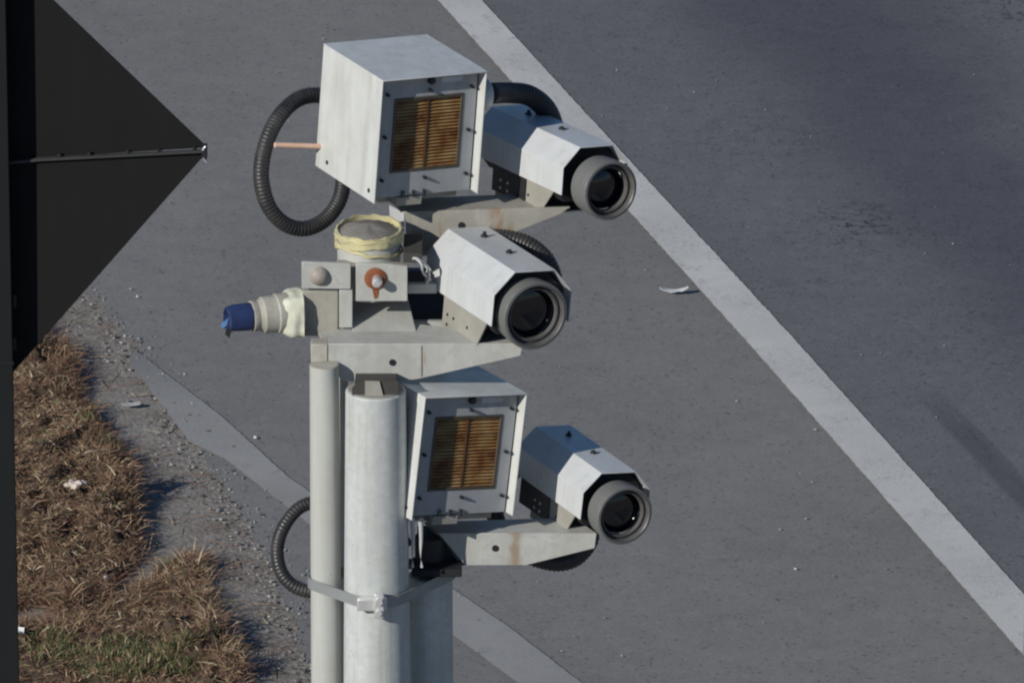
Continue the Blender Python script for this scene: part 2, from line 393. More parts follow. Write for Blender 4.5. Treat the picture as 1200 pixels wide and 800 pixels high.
# asphalt: from the crumbling edge to 14 m right
n = len(edge); sheet('road', edge, [p + Vector((14, 0, 0)) for p in edge], .004, MT['asphalt'])
laneL = subdiv([p for p in LrE], 1.0, 0, 1)
sheet('carriageway', laneL, [p + LN*8.5 for p in laneL], .008, MT['asphalt_lane'])
def resamp_pair(a, b, k=150, amp=.003):
    def at(pts, t):
        ls = [(pts[i+1]-pts[i]).length for i in range(len(pts)-1)]; T = sum(ls)*t
        for i, l in enumerate(ls):
            if T <= l or i == len(ls)-1: return pts[i].lerp(pts[i+1], min(1, T/l))
            T -= l
    A = []; B = []
    for i in range(k+1):
        pa = at(a, i/k); pb = at(b, i/k)
        A.append(pa + Vector((mnoise.noise(Vector((pa.y*9, 1, 0)))*amp*.5 + random.uniform(-1, 1)*amp*.55, 0, 0)))
        B.append(pb + Vector((mnoise.noise(Vector((pb.y*9, 7, 0)))*amp*.5 + random.uniform(-1, 1)*amp*.55, 0, 0)))
    return A, B
for seg in ((LlE[0:2], LrE[0:2], 40), (Ll, Lr, 420), (LlE[-2:], LrE[-2:], 30)):
    A, B = resamp_pair(*seg); sheet('lane_line', A, B, .012, MT['paint'])
# join the three line sheets into one object
ls = [o for o in bpy.data.objects if o.name.startswith('lane_line')]
mb = MB()
for o in ls: mb.add([v.co for v in o.data.vertices], [tuple(p.vertices) for p in o.data.polygons])
for o in ls: bpy.data.objects.remove(o)
tag(mb.build('lane_line', MT['paint'], smooth=False, recalc=False), kind='structure')
Br = [G(*p) for p in ((158, 412), (260, 490), (339, 562), (531, 692), (597, 737), (675, 797), (1000, 1040))]
Bl = [G(*p) for p in ((150, 425), (222, 520), (264, 540), (336, 596), (531, 746), (600, 797), (880, 1010))]
A = []; B = []
for i in range(len(Br)-1):
    a, b_ = resamp_pair(Bl[i:i+2], Br[i:i+2], 50); A += a[:-1]; B += b_[:-1]
sheet('edge_line', A, B, .008, MT['paint_faint'])

# turf bank: height field
bank = [(-260, 60), (-60, 230), (45, 392), (75, 420), (95, 462), (112, 500), (140, 535), (152, 575), (160, 615), (158, 650), (146, 672), (120, 705), (90, 730), (44, 712), (24, 716), (-260, 740)]
low = [(150, 705), (205, 660), (228, 650), (240, 690), (252, 730), (268, 765), (276, 800), (300, 900), (-260, 900), (-260, 745), (30, 738), (70, 735), (110, 722)]
def inside(px, py, poly):
    c = False; j = len(poly)-1
    for i in range(len(poly)):
        xi, yi = poly[i]; xj, yj = poly[j]
        if (yi > py) != (yj > py) and px < (xj-xi)*(py-yi)/(yj-yi)+xi: c = not c
        j = i
    return c
def dist(px, py, poly):
    d = 1e9
    for i in range(len(poly)):
        ax, ay = poly[i-1]; bx, by = poly[i]; vx, vy = bx-ax, by-ay
        t_ = max(0, min(1, ((px-ax)*vx+(py-ay)*vy)/(vx*vx+vy*vy))); d = min(d, math.hypot(px-ax-t_*vx, (py-ay-t_*vy)))
    return d
def warp(u, v):
    p = Vector((u*.045, v*.07, 0)); p2 = Vector((u*.13, v*.2, 5))
    return u + mnoise.noise(p)*16 + mnoise.noise(p2)*8, v + mnoise.noise(p+Vector((9, 9, 0)))*10
def hgt(u, v):
    uu, vv = warp(u, v); h = 0
    if inside(uu, vv, bank): h = .062*min(1, dist(uu, vv, bank)/20)**.6
    elif inside(uu, vv, low): h = .045*min(1, dist(uu, vv, low)/10)**.6*(.35 if u < 195 or v > 780 and u < 240 else 1)
    if h > 0:
        ga = lambda m_, w_: math.exp(-((v-m_)/w_)**2)
        h *= min(1.5, .42+.9*ga(428, 28)+1.1*ga(600, 55)+1.2*ga(770, 45))*(1+.35*mnoise.noise(Vector((3.3, v*.06, 1))))
        h *= .75 + .9*mnoise.noise(Vector((u*.03, v*.05, 3))) + .8*mnoise.noise(Vector((u*.09, v*.13, 8)))
        h = max(h, .004) + .006
    return h
mb = MB(); us = [-260+6*i for i in range(100)]; vs_ = [60+5*i for i in range(170)]
vv = []; hh = []
for v0 in vs_:
    for u0 in us:
        h = hgt(u0, v0); hh.append(h); g = G(u0, v0); vv.append((g.x, g.y, h if h > 0 else -.02))
W_ = len(us); fs = []
for j in range(len(vs_)-1):
    for i in range(W_-1):
        q = (j*W_+i, j*W_+i+1, (j+1)*W_+i+1, (j+1)*W_+i)
        if any(hh[k] > 0 for k in q): fs.append(q)
mb.add(vv, fs); o = mb.build('verge_bank', MT['soil'], ang=180); tag(o, kind='structure')

def blades(mb, base, n_, hl, spread, lean, mats, wid=.0035):
    for _ in range(n_):
        a = random.uniform(0, 2*math.pi); L = random.uniform(*hl); le = random.uniform(*lean)
        d = Vector((math.cos(a)*math.sin(le), math.sin(a)*math.sin(le), math.cos(le)))
        r = random.random()**.5*spread; an = random.uniform(0, 6.28)
        p = base + Vector((math.cos(an)*r, math.sin(an)*r, -.004))
        sdv = d.cross(UP); sdv = sdv.normalized() if sdv.length > 1e-3 else RT.copy()
        sdv = Matrix.Rotation(random.uniform(-1.2, 1.2), 3, d) @ sdv
        w_ = wid*random.uniform(.6, 1.3)/2; mid = p + d*L*.55; tip = p + d*L + Vector((d.x, d.y, -.55))*L*random.uniform(.05, .35)
        tip.z = max(tip.z, .006)
        mb.add([p-sdv*w_, p+sdv*w_, mid+sdv*w_*.9, mid-sdv*w_*.9, tip], [(0, 1, 2, 3), (3, 2, 4)], random.choices(range(len(BL)), mats)[0])
dry = MB(); green = MB()
cnt = 0
while cnt < 10500:
    u = random.uniform(-60, 300); v = random.uniform(360, 850); h = hgt(u, v)
    if h <= 0: continue
    uu, vv2 = warp(u, v); b1 = inside(uu, vv2, bank); dd = dist(uu, vv2, bank if b1 else low)
    if not b1 and random.random() < .6 and dd > 14: cnt += 1; continue
    g = G(u, v); base = Vector((g.x, g.y, h))
    k = mnoise.noise(Vector((u*.03, v*.05, 17)))
    pal = [3, 4, 3.2, .8, .12, .6] if k > 0 else [1.6, 3.5, 4.5, .35, .1, .5]
    if b1 and dd < 16: pal = [1.2, 3, 6, .3, 0, .3]
    blades(dry, base, random.randint(8, 13), (.012, .040) if dd > 14 else (.025, .08), .032, (.7, 1.55), pal, random.choice([.0018, .0024, .0036]))
    cnt += 1
# green tufts
for (cu, cvv, su, sv, k) in ((130, 772, 90, 14, 170), (205, 778, 35, 8, 110), (60, 765, 22, 12, 70), (128, 527, 12, 8, 34), (100, 500, 10, 7, 14), (165, 795, 60, 8, 110)):
    for _ in range(k):
        u = random.gauss(cu, su*.5); v = random.gauss(cvv, sv*.55); g = G(u, v); h = max(hgt(u, v), 0)
        blades(green, Vector((g.x, g.y, h)), random.randint(5, 8), (.022, .055), .022, (.1, 1.0), [.8, 1.2, 1, .3, 4.5, 3], .003)
o = dry.build('dry_grass', BL, smooth=False, recalc=False); tag(o, 'matted dry brown grass and dead weeds on the verge bank', 'grass', kind='stuff')
o = green.build('green_grass', BL, smooth=False, recalc=False); tag(o, 'low green grass sprouting in patches among the dead turf', 'grass', kind='stuff')
# loose straw and pebbles
straw = MB()
for _ in range(900):
    u = random.uniform(0, 330); v = random.uniform(350, 810)
    lim = 60 + (v-350)*.62
    if u > lim + 40 or hgt(u, v) > 0: continue
    g = G(u, v, .006); blades(straw, g+Vector((0, 0, .006)), 1, (.02, .10), .01, (1.45, 1.57), [3, 4, 3, 2, 0, 1], .003)
o = straw.build('loose_straw', BL, smooth=False, recalc=False); tag(o, 'loose straw stalks scattered over the bare dirt strip', 'straw', kind='stuff')
ico = None
def stone(mb, p, r, mi, sq=.6):
    bm = bmesh.new(); bmesh.ops.create_icosphere(bm, subdivisions=1, radius=1)
    ax = Vector((random.uniform(.7, 1.4), random.uniform(.6, 1.2), sq*random.uniform(.7, 1.2)))
    an = random.uniform(0, 6.28); vs = []
    for v_ in bm.verts:
        q = Vector((v_.co.x*ax.x, v_.co.y*ax.y, v_.co.z*ax.z))*r*random.uniform(.82, 1.15)
        vs.append(p + Matrix.Rotation(an, 3, 'Z') @ q)
    mb.add(vs, [tuple(x.index for x in f.verts) for f in bm.faces], mi); bm.free()
peb = MB()
def ex(v):       # x of the asphalt edge at pixel row v
    for i in range(len(edge_px)-1):
        a, b_ = edge_px[i], edge_px[i+1]
        if a[1] <= v <= b_[1]: return a[0]+(b_[0]-a[0])*(v-a[1])/(b_[1]-a[1])
    return 400
for _ in range(1400):
    v = random.uniform(320, 815); u = ex(v) + random.gauss(-14, 20)
    if hgt(u, v) > 0 and random.random() < .8: continue
    r = random.choice([.002, .002, .0025, .003, .003, .0035, .004, .005, .007])
    stone(peb, G(u, v, 0)+Vector((0, 0, .006+r*.2)), r*random.uniform(.7, 1.2), random.choices([0, 1, 2], [5, 2.2, 3])[0])
for _ in range(300):
    u = random.uniform(60, 1230); v = random.uniform(-20, 820)
    stone(peb, G(u, v, 0)+Vector((0, 0, .011)), random.uniform(.002, .0048), random.choices([0, 1, 2], [3, 2, 4])[0])
o = peb.build('gravel', STN, smooth=False, recalc=False); tag(o, 'loose grey gravel strewn along the crumbling asphalt edge', 'gravel', kind='stuff')

# ================================================================ LITTER
def scrap(name, cu, cv_, pts, thick, curl, mat, label, cat, hz=0):
    c = G(cu, cv_); mb = MB(); vs = []; k = 9
    # a crumpled sheet: grid warped by noise
    a0, L, Wd = pts; ax = Vector((math.cos(a0), math.sin(a0), 0)); ay = Vector((-ax.y, ax.x, 0)); 
    for i in range(k):
        for j in range(5):
            s = (i/(k-1)-.5); q = (j/4-.5)
            z = curl*(4*s*s) + .35*curl*mnoise.noise(Vector((s*5+cu, q*4, cv_)))+curl*.4
            vs.append(c + ax*s*L*(1+.1*random.random()) + ay*(q*Wd*(1-.5*abs(s))+ .25*Wd*mnoise.noise(Vector((s*4, cu, 2)))) + UP*(hz+.014+max(z, 0)))
    fs = [(i*5+j, i*5+j+1, (i+1)*5+j+1, (i+1)*5+j) for i in range(k-1) for j in range(4)]
    n0 = len(vs); vs2 = vs + [p+UP*thick for p in vs]
    f2 = fs + [tuple(n0+x for x in reversed(f)) for f in fs]
    rim = [i*5 for i in range(k)] + [(k-1)*5+j for j in range(1, 5)] + [i*5+4 for i in range(k-2, -1, -1)] + [j for j in range(3, 0, -1)]
    f2 += [(rim[i], rim[(i+1) % len(rim)], n0+rim[(i+1) % len(rim)], n0+rim[i]) for i in range(len(rim))]
    mb.add(vs2, f2); o = mb.build(name, mat, root=Matrix.Translation(c), ang=60); tag(o, label, cat); return o
white = plain('litter_white', (.70, .70, .68), .6); pink = plain('litter_stone', (.66, .58, .50), .7, var=.2); grey = plain('litter_grey', (.48, .47, .45), .7)
scrap('paper_strip', 790, 347, (R(2), .092, .030), .002, .012, white, 'white curled strip of paper lying on the asphalt left of the solid line', 'litter')
scrap('plastic_strip', 153, 479, (R(5), .06, .03), .002, .004, grey, 'flat pale grey sliver of plastic on the dirt beside the bank', 'litter')
scrap('bottle_cap', 20, 757, (R(60), .03, .05), .003, .01, white, 'small white scrap beside the black post at the foot of the picture', 'litter', .03)
mb = MB()
for k in range(5): stone(mb, G(88, 600)+Vector((-.022+.012*k, .012*math.sin(k*2.), .095+.006*(k % 2))), .021-.003*abs(k-2), 0, .7)
tag(mb.build('crumpled_tissue', pink, root=Matrix.Translation(G(88, 600))), 'pinkish white crumpled lump lying in the dry grass', 'litter')
for i, (u, v, r, lb) in enumerate(((153, 342, .006, 'upper of two white chips on the asphalt near the black sign'), (161, 351, .006, 'lower of two white chips on the asphalt near the black sign'),
                                  (299, 516, .008, 'white pebble on the faded edge line left of the thin pole'), (932, 670, .006, 'tiny white chip on open asphalt right of the lowest camera'),
                                  (124, 690, .009, 'white pebble at the lower rim of the grass bank'))):
    mb = MB(); c = G(u, v); stone(mb, c+Vector((0, 0, .012+(.03 if i == 4 else 0))), r, 0)
    tag(mb.build('white_pebble', white, root=Matrix.Translation(c)), lb, 'pebble', 'white chips scattered on the ground')

# ================================================================ POLES
def foot(u, v, z):
    p = P(u, v, z); return Vector((p.x, p.y, 0)), p.z
# main pole
b0, zr = foot(440, 430, .145)
def zat(v, z=0, vref=600):     # world height of a vertical line seen at row v
    # solve along the upright line through b0
    return None
def hz(base, v):
    """height on the upright line above base that is seen at pixel row v"""
    # ray through row v: (Y, Z) direction
    d = CY*(-(v-400)/FPX) - CZ
    return CAMH + d.z/d.y*base.y
T = thing('steel_pole', b0, 'thick galvanised steel pole in the middle carrying the upper cameras', 'pole')
zt = hz(b0, 456.5)
mb = MB(); mb.lathe(b0, UP, [(.012, .078), (zt-1.5, .062), (zt-.48, .0560), (zt-.002, .0500), (zt, .0485), (zt+.0005, .0465)], 56); mb.build('shaft', MT['galv'], T)
mb = MB(); mb.slab([b0+Vector((x, y, 0)) for x, y in ((-.16, -.16), (.16, -.16), (.16, .16), (-.16, .16))], (0, 0, .018)); mb.build('base_plate', MT['galv'], T, bevel=.003)
fy_ = V(440, 445, .098, 403).y; dark = plain('gap_shade', (.055, .050, .043), .8)  # dark tone: shade in the gaps around the brackets, put into the colour
def up_to(y, v): return hz(Vector((0, y, 0)), v)
mb = MB(); mb.lathe(b0, UP, [(zt-.002, .0462), (zt+.002, .0455)], 48); mb.build('pole_cap', MT['bracket_old'], T)
y_ = b0.y-.029; pl = [(-.0385, zt+.001), (.0385, zt+.001), (.0385, up_to(y_, 447)), (.020, up_to(y_, 446)), (-.0340, up_to(y_, 446)), (-.0340, up_to(y_, 452)), (-.0385, up_to(y_, 455))]
mb = MB(); mb.slab([Vector((b0.x+x, y_, z)) for x, z in pl], BACK*.004); mb.slab([Vector((b0.x+.034, y_+.004, zt+.001)), Vector((b0.x+.034, fy_+.02, zt+.001)), Vector((b0.x+.034, fy_+.02, up_to(fy_, 440))), Vector((b0.x+.034, y_+.004, up_to(y_, 447)))], RT*-.068); mb.build('collar', dark, T)  # dark plates added for the shade between pole top and bracket
y_ -= .004; mb = MB(); mb.slab([Vector((b0.x-.017, y_, zt+.002)), Vector((b0.x+.013, y_, zt+.002)), Vector((b0.x+.007, y_, up_to(y_, 447))), Vector((b0.x-.017, y_, up_to(y_, 446.5)))], BACK*.0036); mb.build('neck', MT['bracket_old'], T)
T = thing('pipe_stub', P(433, 400, -.06), 'capped steel pipe stub with yellow tape wound round its top', 'pipe')
sl = Vector((P(433, 430, -.075).x, P(433, 430, -.075).y, 0))
zs = hz(sl, 270.5)
mb = MB(); mb.lathe(sl, UP, [(hz(sl, 342), .052), (zs-.004, .0535), (zs, .052)], 56); mb.build('sleeve', MT['bracket'], T)
mb = MB(); prof = [(zs-.002, .0515), (zs+.003, .046), (zs+.007, .032), (zs+.010, .016), (zs+.011, .004)]
mb.lathe(sl, UP, prof, 40)
cap = mb.build('cap', MT['foam'], T)
for v_ in cap.data.vertices: v_.co.z += .004*mnoise.noise(v_.co*60)+.002*mnoise.noise(v_.co*170)
mb = MB()
for k, (dz, tilt, ph, hh_) in enumerate(((.001, .10, .3, .0050), (-.008, -.10, 1.2, .0055), (-.017, .16, 2.5, .0060), (-.012, .26, 3.4, .0035), (-.023, .20, 5.0, .0028), (-.004, .05, 4.0, .0030))):
    nn = 90; vs = []; fs = []
    for i in range(nn):
        a = 2*math.pi*i/nn; d_ = Vector((math.cos(a), math.sin(a), 0)); q_ = Vector((math.cos(a)*2, math.sin(a)*2, k*7.3))
        rad = .0538 + .0004*k + .0022*mnoise.noise(q_) ; zc = zs+dz+tilt*.05*math.sin(a+ph)+.0028*mnoise.noise(q_*1.7)
        h1 = hh_*(1+.5*mnoise.noise(q_*2.3)); fold = .0012*mnoise.noise(q_*3)
        for (dr, dzz) in ((0, -h1), (.0014, -h1*.8), (.0020+fold, -h1*.1), (.0012+fold, h1*.5), (.0016, h1*.9), (-.0012, h1)): vs.append(sl+d_*(rad+dr)+UP*(zc+dzz))
    for i in range(nn):
        for j in range(6): fs.append((i*6+j, i*6+(j+1)%6, ((i+1)%nn)*6+(j+1)%6, ((i+1)%nn)*6+j))
    mb.add(vs, fs)
mb.build('tape_wrap', MT['tape'], T)
# thin pole
b1, _ = foot(380, 430, .100)
T = thing('conduit_pole', b1, 'thin pale pipe standing left of the thick steel pole', 'pole'); zt1 = hz(b1, 427.5)
mb = MB(); mb.lathe(b1, UP, [(.004, .0275), (zt1-.6, .0262), (zt1, .0245)], 40); mb.build('shaft', MT['galv_thin'], T)
mb = MB(); mb.lathe(b1, UP, [(zt1-.0005, .0240), (zt1+.0015, .0235), (zt1+.002, .010)], 40); mb.build('collar', MT['coupling'], T)
# slim pipe between
b2, _ = foot(402, 430, .03)
mb = MB(); mb.lathe(b2, UP, [(.004, .0085), (hz(b2, 425), .0085)], 20)
tag(mb.build('cable_pipe', MT['galv_thin'], root=Matrix.Translation(b2)), 'slim cable pipe running up the gap between thin and thick poles', 'pipe')
# rear pole
b3, _ = foot(504.5, 700, -.09)
T = thing('steel_pole', b3, 'steel pole behind on the right, under the lowest floodlight and camera', 'pole'); zt3 = hz(b3, 672)
mb = MB(); mb.lathe(b3, UP, [(.01, .045), (zt3-.5, .0385), (zt3-.002, .0372), (zt3, .0352), (zt3+.0005, .01)], 48); mb.build('shaft', MT['galv'], T)
mb = MB(); mb.slab([b3+Vector((x, y, 0)) for x, y in ((-.13, -.13), (.13, -.13), (.13, .13), (-.13, .13))], (0, 0, .016)); mb.build('base_plate', MT['galv'], T, bevel=.003)
mb = MB(); mb.cyl(b3+UP*(zt3-.005), b3+UP*(hz(b3, 628)), .026); mb.build('neck', dark, T)  # neck coloured dark to paint in the shaded inside of the arm

# strap round the three poles: hull of circles on a level plane
zst = hz(Vector((b0.x, b0.y-.058, 0)), 706)
pts = []
for (c, r) in ((b0, .0562), (b1, .0272), (b3, .0395)):
    for i in range(72):
        a = 2*math.pi*i/72; pts.append((round(c.x+math.cos(a)*r, 6), round(c.y+math.sin(a)*r, 6)))
pts = sorted(set(pts))
def half(ps):
    h = []
    for p in ps:
        while len(h) >= 2 and (h[-1][0]-h[-2][0])*(p[1]-h[-2][1])-(h[-1][1]-h[-2][1])*(p[0]-h[-2][0]) <= 0: h.pop()
        h.append(p)
    return h
hull = half(pts)[:-1] + half(pts[::-1])[:-1]
T = thing('band_clamp', Vector((b0.x, b0.y, zst)), 'steel band clamp strapped round all three poles', 'clamp')
mb = MB(); n = len(hull); vs = []
cxy = Vector((sum(p[0] for p in hull)/n, sum(p[1] for p in hull)/n, 0))
for (dz, off) in ((-.0095, .001), (-.0095, .0035), (.0095, .0035), (.0095, .001)):
    for p in hull:
        q = Vector((p[0], p[1], 0)); o_ = (q-cxy).normalized()*off; vs.append(q+o_+UP*(zst+dz))
fs = []
for k in range(4):
    for i in range(n): fs.append((k*n+i, k*n+(i+1) % n, ((k+1) % 4)*n+(i+1) % n, ((k+1) % 4)*n+i))
mb.add(vs, fs); mb.build('strap', MT['strap'], T)
mb = MB(); bc = Vector((P(437, 706, -.02).x, b0.y-.063, zst))
mb.obox(bc, RT*.025, BACK*.006, UP*.011)
mb.obox(bc+RT*.012-BACK*.006, RT*.0085, BACK*.006, UP*.022)
mb.build('buckle', MT['bright'], T, bevel=.002)
mb = MB(); mb.cyl(bc+RT*.012-BACK*.010+UP*.010, bc+RT*.012-BACK*.019+UP*.010, .0065, n=6); mb.cyl(bc+RT*.012-BACK*.010-UP*.010, bc+RT*.012-BACK*.018-UP*.010, .005, n=6)
mb.build('bolt', MT['bright'], T)

# ================================================================ MIDDLE BRACKET with clamp
Zf = .098
T = thing('mounting_bracket', P(440, 447, Zf-.05), 'broad steel bracket with bolted clamp plates around the thick pole', 'bracket', 'steel brackets holding the cameras')
mb = MB()
mb.slab([V(u, v, Zf, 403) for u, v in ((382, 403), (382, 427), (384, 428), (402, 446.5), (440, 448), (488, 444.5), (610, 417), (613, 402))], BACK*.005)
fl = mb.build('flange', MT['bracket'], T, bevel=.0008)
mb = MB()
def disc(mb, c, nrm, r, d=.0012, n=20): mb.cyl(c-nrm*.0005, c+nrm*d, r, n=n)
disc(mb, V(460, 424.5, Zf, 403), -BACK, .0058)
mb.build('hole', MT['black'], fl)
mb = MB(); mb.obox(V(494, 423, Zf, 403)-BACK*.0006, RT*.0008, BACK*.0006, UP*.027); mb.build('weld_seam', plain('weld_tone', (.22, .17, .14), .7), fl)
mb = MB(); mb.slab([V(u, v, Zf+.002, 403) for u, v in ((364, 403.5), (364.5, 425.5), (384, 426.5), (384, 403))], BACK*.03); mb.build('end_tab', MT['coupling'], T, bevel=.0015)
mb = MB()   # level top plate running back
mb.slab([H(u, v, Zf-.001, 402.5) for u, v in ((378, 402.5), (612, 402.5), (600, 386), (520, 383), (478, 378), (392, 384), (374, 390))], UP*-.005)
mb.build('top_plate', MT['bracket'], T, bevel=.0008)
mb = MB()   # sloping gusset
zb = Zf - 12*PX/TAN
g0 = H(410, 392, zb, 391); g1 = H(520, 392, zb, 391); 
mb.slab([P(413, 393, .050), P(489, 393, .050), P(478, 350, -.030), P(413, 350, -.030)], BACK*.005-UP*.001)
mb.build('gusset', MT['bracket'], T, bevel=.0008)
Zc = .062
mb = MB(); mb.slab([V(u, v, Zc, 340) for u, v in ((353.5, 307), (353.5, 338), (411, 339), (411, 309))], BACK*.007)
cl = mb.build('clamp_plate', MT['bracket'], T, bevel=.001)
mb = MB(); mb.lathe(V(374, 323, Zc, 340), -BACK, [(-.001, .0165), (.004, .0160), (.009, .0125), (.0125, .007), (.0135, .001)], 28); mb.build('dome_nut', MT['rustdot'], cl)
mb = MB(); mb.slab([V(u, v, Zc+.004, 340) for u, v in ((417, 309), (417, 353), (477.5, 353), (477.5, 312), (450, 309))], BACK*.007)
cl = mb.build('clamp_plate', MT['bracket'], T, bevel=.001)
mb = MB(); c = V(440, 326, Zc+.004, 340); mb.lathe(c, -BACK, [(-.001, .0185), (.003, .0185), (.006, .014), (.0065, .008)], 30)
mb.slab([c+RT*-.006-UP*.016-BACK*.0008, c+RT*.006-UP*.016-BACK*.0008, c+RT*.003-UP*.034-BACK*.0008, c-RT*.002-UP*.036-BACK*.0008], -BACK*.0006)
rw = mb.build('rusty_washer', MT['rust'], cl)
mb = MB(); mb.lathe(c+RT*.003, -BACK, [(.005, .0085), (.024, .0085), (.028, .005)], 18); mb.build('bolt', MT['bright'], rw)
mb = MB()   # upright web between clamp and block, dark slit beside
mb.slab([V(u, v, Zc-.002, 340) for u, v in ((397.5, 340), (397.5, 384), (413, 384), (413, 340))], BACK*.03)
mb.build('web', MT['bracket'], T, bevel=.001)
mb = MB(); mb.slab([V(u, v, Zc-.03, 340) for u, v in ((396, 309), (396, 352), (477, 352), (477, 312))], BACK*.02); mb.build('inner_plate', MT['bracket_old'], T)
mb = MB()
for (v0, v1, u1) in ((333, 344, 512), (377, 387, 520)):
    mb = MB(); mb.slab([V(u, v, .0, 340) for u, v in ((470, v0), (470, v1), (u1, v1), (u1, v0))], BACK*.012)
    mb.build('cross_bar', MT['bracket'], T, bevel=.001)
mb = MB(); mb.slab([V(u, v, -.075, 340) for u, v in ((466, 318), (466, 384), (525, 384), (525, 318))], BACK*.02); mb.build('rear_plate', plain('navy_shade', (.018, .024, .05), .5), T, bevel=.001)  # shade behind the clamp painted as the plate's blue-black colour
# white wire
mb = MB(); mb.tube(spline([P(476, 304, .03), P(488, 303, .05), P(499, 311, .04), P(503, 322, .03), P(500, 333, .0)], 8), .0024, 8)
mb.tube(spline([P(480, 299, .03), P(493, 308, .055), P(496, 320, .04), P(505, 328, .0)], 8), .002, 8)
tag(mb.build('white_wire', MT['whitewire'], root=Matrix.Translation(P(490, 310, .03))), 'short white wire looping behind the middle camera', 'wire')

# ================================================================ CABLE CONNECTOR on the left
T = thing('cable_connector', P(360, 393, .04), 'stained cream pipe connector with blue plug, sticking out left of bracket', 'connector')
mb = MB(); mb.slab([V(u, v, .055, 340) for u, v in ((354, 341), (354, 394), (396.5, 394), (396.5, 341))], BACK*.06); mb.build('block', MT['concrete'], T, bevel=.002)
mb = MB()
fa = P(354, 366, .026); fx = (P(330, 367, .03)-fa).normalized(); fy = (BACK-fx*BACK.dot(fx)).normalized(); fz = fx.cross(fy)
vs = []; fs = []; nn = 36; rows = 9
for i in range(rows):
    t_ = i/(rows-1)
    for j in range(nn):
        an = 2*math.pi*j/nn; c_, s_ = math.cos(an), math.sin(an)
        r_ = .0385/max(abs(c_), abs(s_))**.55*(1-.22*t_**3)
        r_ *= 1+.10*mnoise.noise(Vector((c_*2.2, s_*2.2, t_*2.5+3)))+.05*mnoise.noise(Vector((c_*7, s_*7, t_*7)))
        vs.append(fa+fx*(t_*.034+.004*mnoise.noise(Vector((c_*3, s_*3, 9)))*t_)+fy*c_*r_+fz*s_*r_)
for i in range(rows-1):
    for j in range(nn): fs.append((i*nn+j, i*nn+(j+1)%nn, (i+1)*nn+(j+1)%nn, (i+1)*nn+j))
fs.append(tuple(range(nn))); fs.append(tuple((rows-1)*nn+j for j in range(nn)))
mb = MB(); mb.add(vs, fs); sel = mb.build('sealant', MT['sealant'], T, ang=70)
a = P(352, 364, .022); bb = P(300, 370, .045); ax = (bb-a).normalized(); L = (bb-a).length
mb = MB(); mb.lathe(a, ax, [(0, .030), (L*.25, .0325), (L*.3, .0335), (L*.55, .0335), (L*.58, .0315), (L*.86, .0305), (L*.9, .027), (L*1.02, .0245), (L*1.03, .018)], 40); mb.build('coupling', MT['coupling'], T)
mb = MB(); mb.lathe(a, ax, [(L*.93, .0235), (L*1.0, .0265), (L*1.10, .0262), (L*1.12, .022)], 36); mb.build('ring', MT['coupling'], T)
mb = MB(); c0 = a+ax*L*1.10
mb.lathe(c0, ax, [(0, .0235), (.008, .0245), (.030, .0225), (.041, .0205), (.044, .016), (.036, .014), (.034, .002)], 30); pg = mb.build('plug', MT['blue'], T)
for v_ in pg.data.vertices:
    q_ = v_.co*70; v_.co += Vector((mnoise.noise(q_), mnoise.noise(q_+Vector((5, 1, 2))), mnoise.noise(q_+Vector((2, 8, 4)))))*.0030
mb = MB(); mb.slab([c0+ax*.040+UP*.004-BACK*.012, c0+ax*.046-UP*.022-BACK*.014, c0+ax*.038-UP*.030-BACK*.012, c0+ax*.034-UP*.012-BACK*.018], BACK*.006); mb.build('tear', MT['black'], pg)
mb = MB(); mb.tube(spline([c0+ax*.034-UP*.004, c0+ax*.045-UP*.009, c0+ax*.051-UP*.014], 6), lambda i: .008-.0003*i, 8); mb.build('wire_tail', MT['blue_light'], pg)

# ================================================================ UPPER AND LOWER ARM BRACKETS
T = thing('mounting_bracket', PU(500, 300, .03), 'stained steel arm bracket under the uppermost floodlight and camera', 'bracket', 'steel brackets holding the cameras')
Z1 = -.008+ZU
mb = MB(); mb.slab([V(u, v, Z1, 248) for u, v in ((471, 248.5), (480, 266), (483, 300), (506, 300), (560, 290), (612, 269), (657, 251), (668, 242.5))], BACK*.004)
f1 = mb.build('flange', MT['bracket_old'], T, bevel=.0007)
mb = MB(); disc(mb, V(541, 264, Z1, 248), -BACK, .006); mb.build('hole', MT['black'], f1)
mb = MB(); mb.slab([H(u, v, Z1, 248) for u, v in ((471, 248), (668, 242), (640, 226), (457, 233))], UP*-.004); mb.build('top_plate', MT['bracket_old'], T, bevel=.0007)
mb = MB(); mb.slab([P(471, 249, Z1), P(471, 271, Z1-.01), P(457, 263, Z1-.09), P(456, 240.5, Z1-.08)], RT*.004); mb.build('end_plate', MT['hood_white'], T, bevel=.0007)
mb = MB(); mb.slab([V(u, v, Z1-.012, 248) for u, v in ((475.5, 262), (475.5, 298), (481, 298), (481, 262))], BACK*.008); mb.build('upright', MT['hood_white'], T)
mb = MB(); mb.obox(P(484, 291, .0), RT*.016, BACK*.05, UP*.008); mb.build('strut', dark, T, bevel=.001)

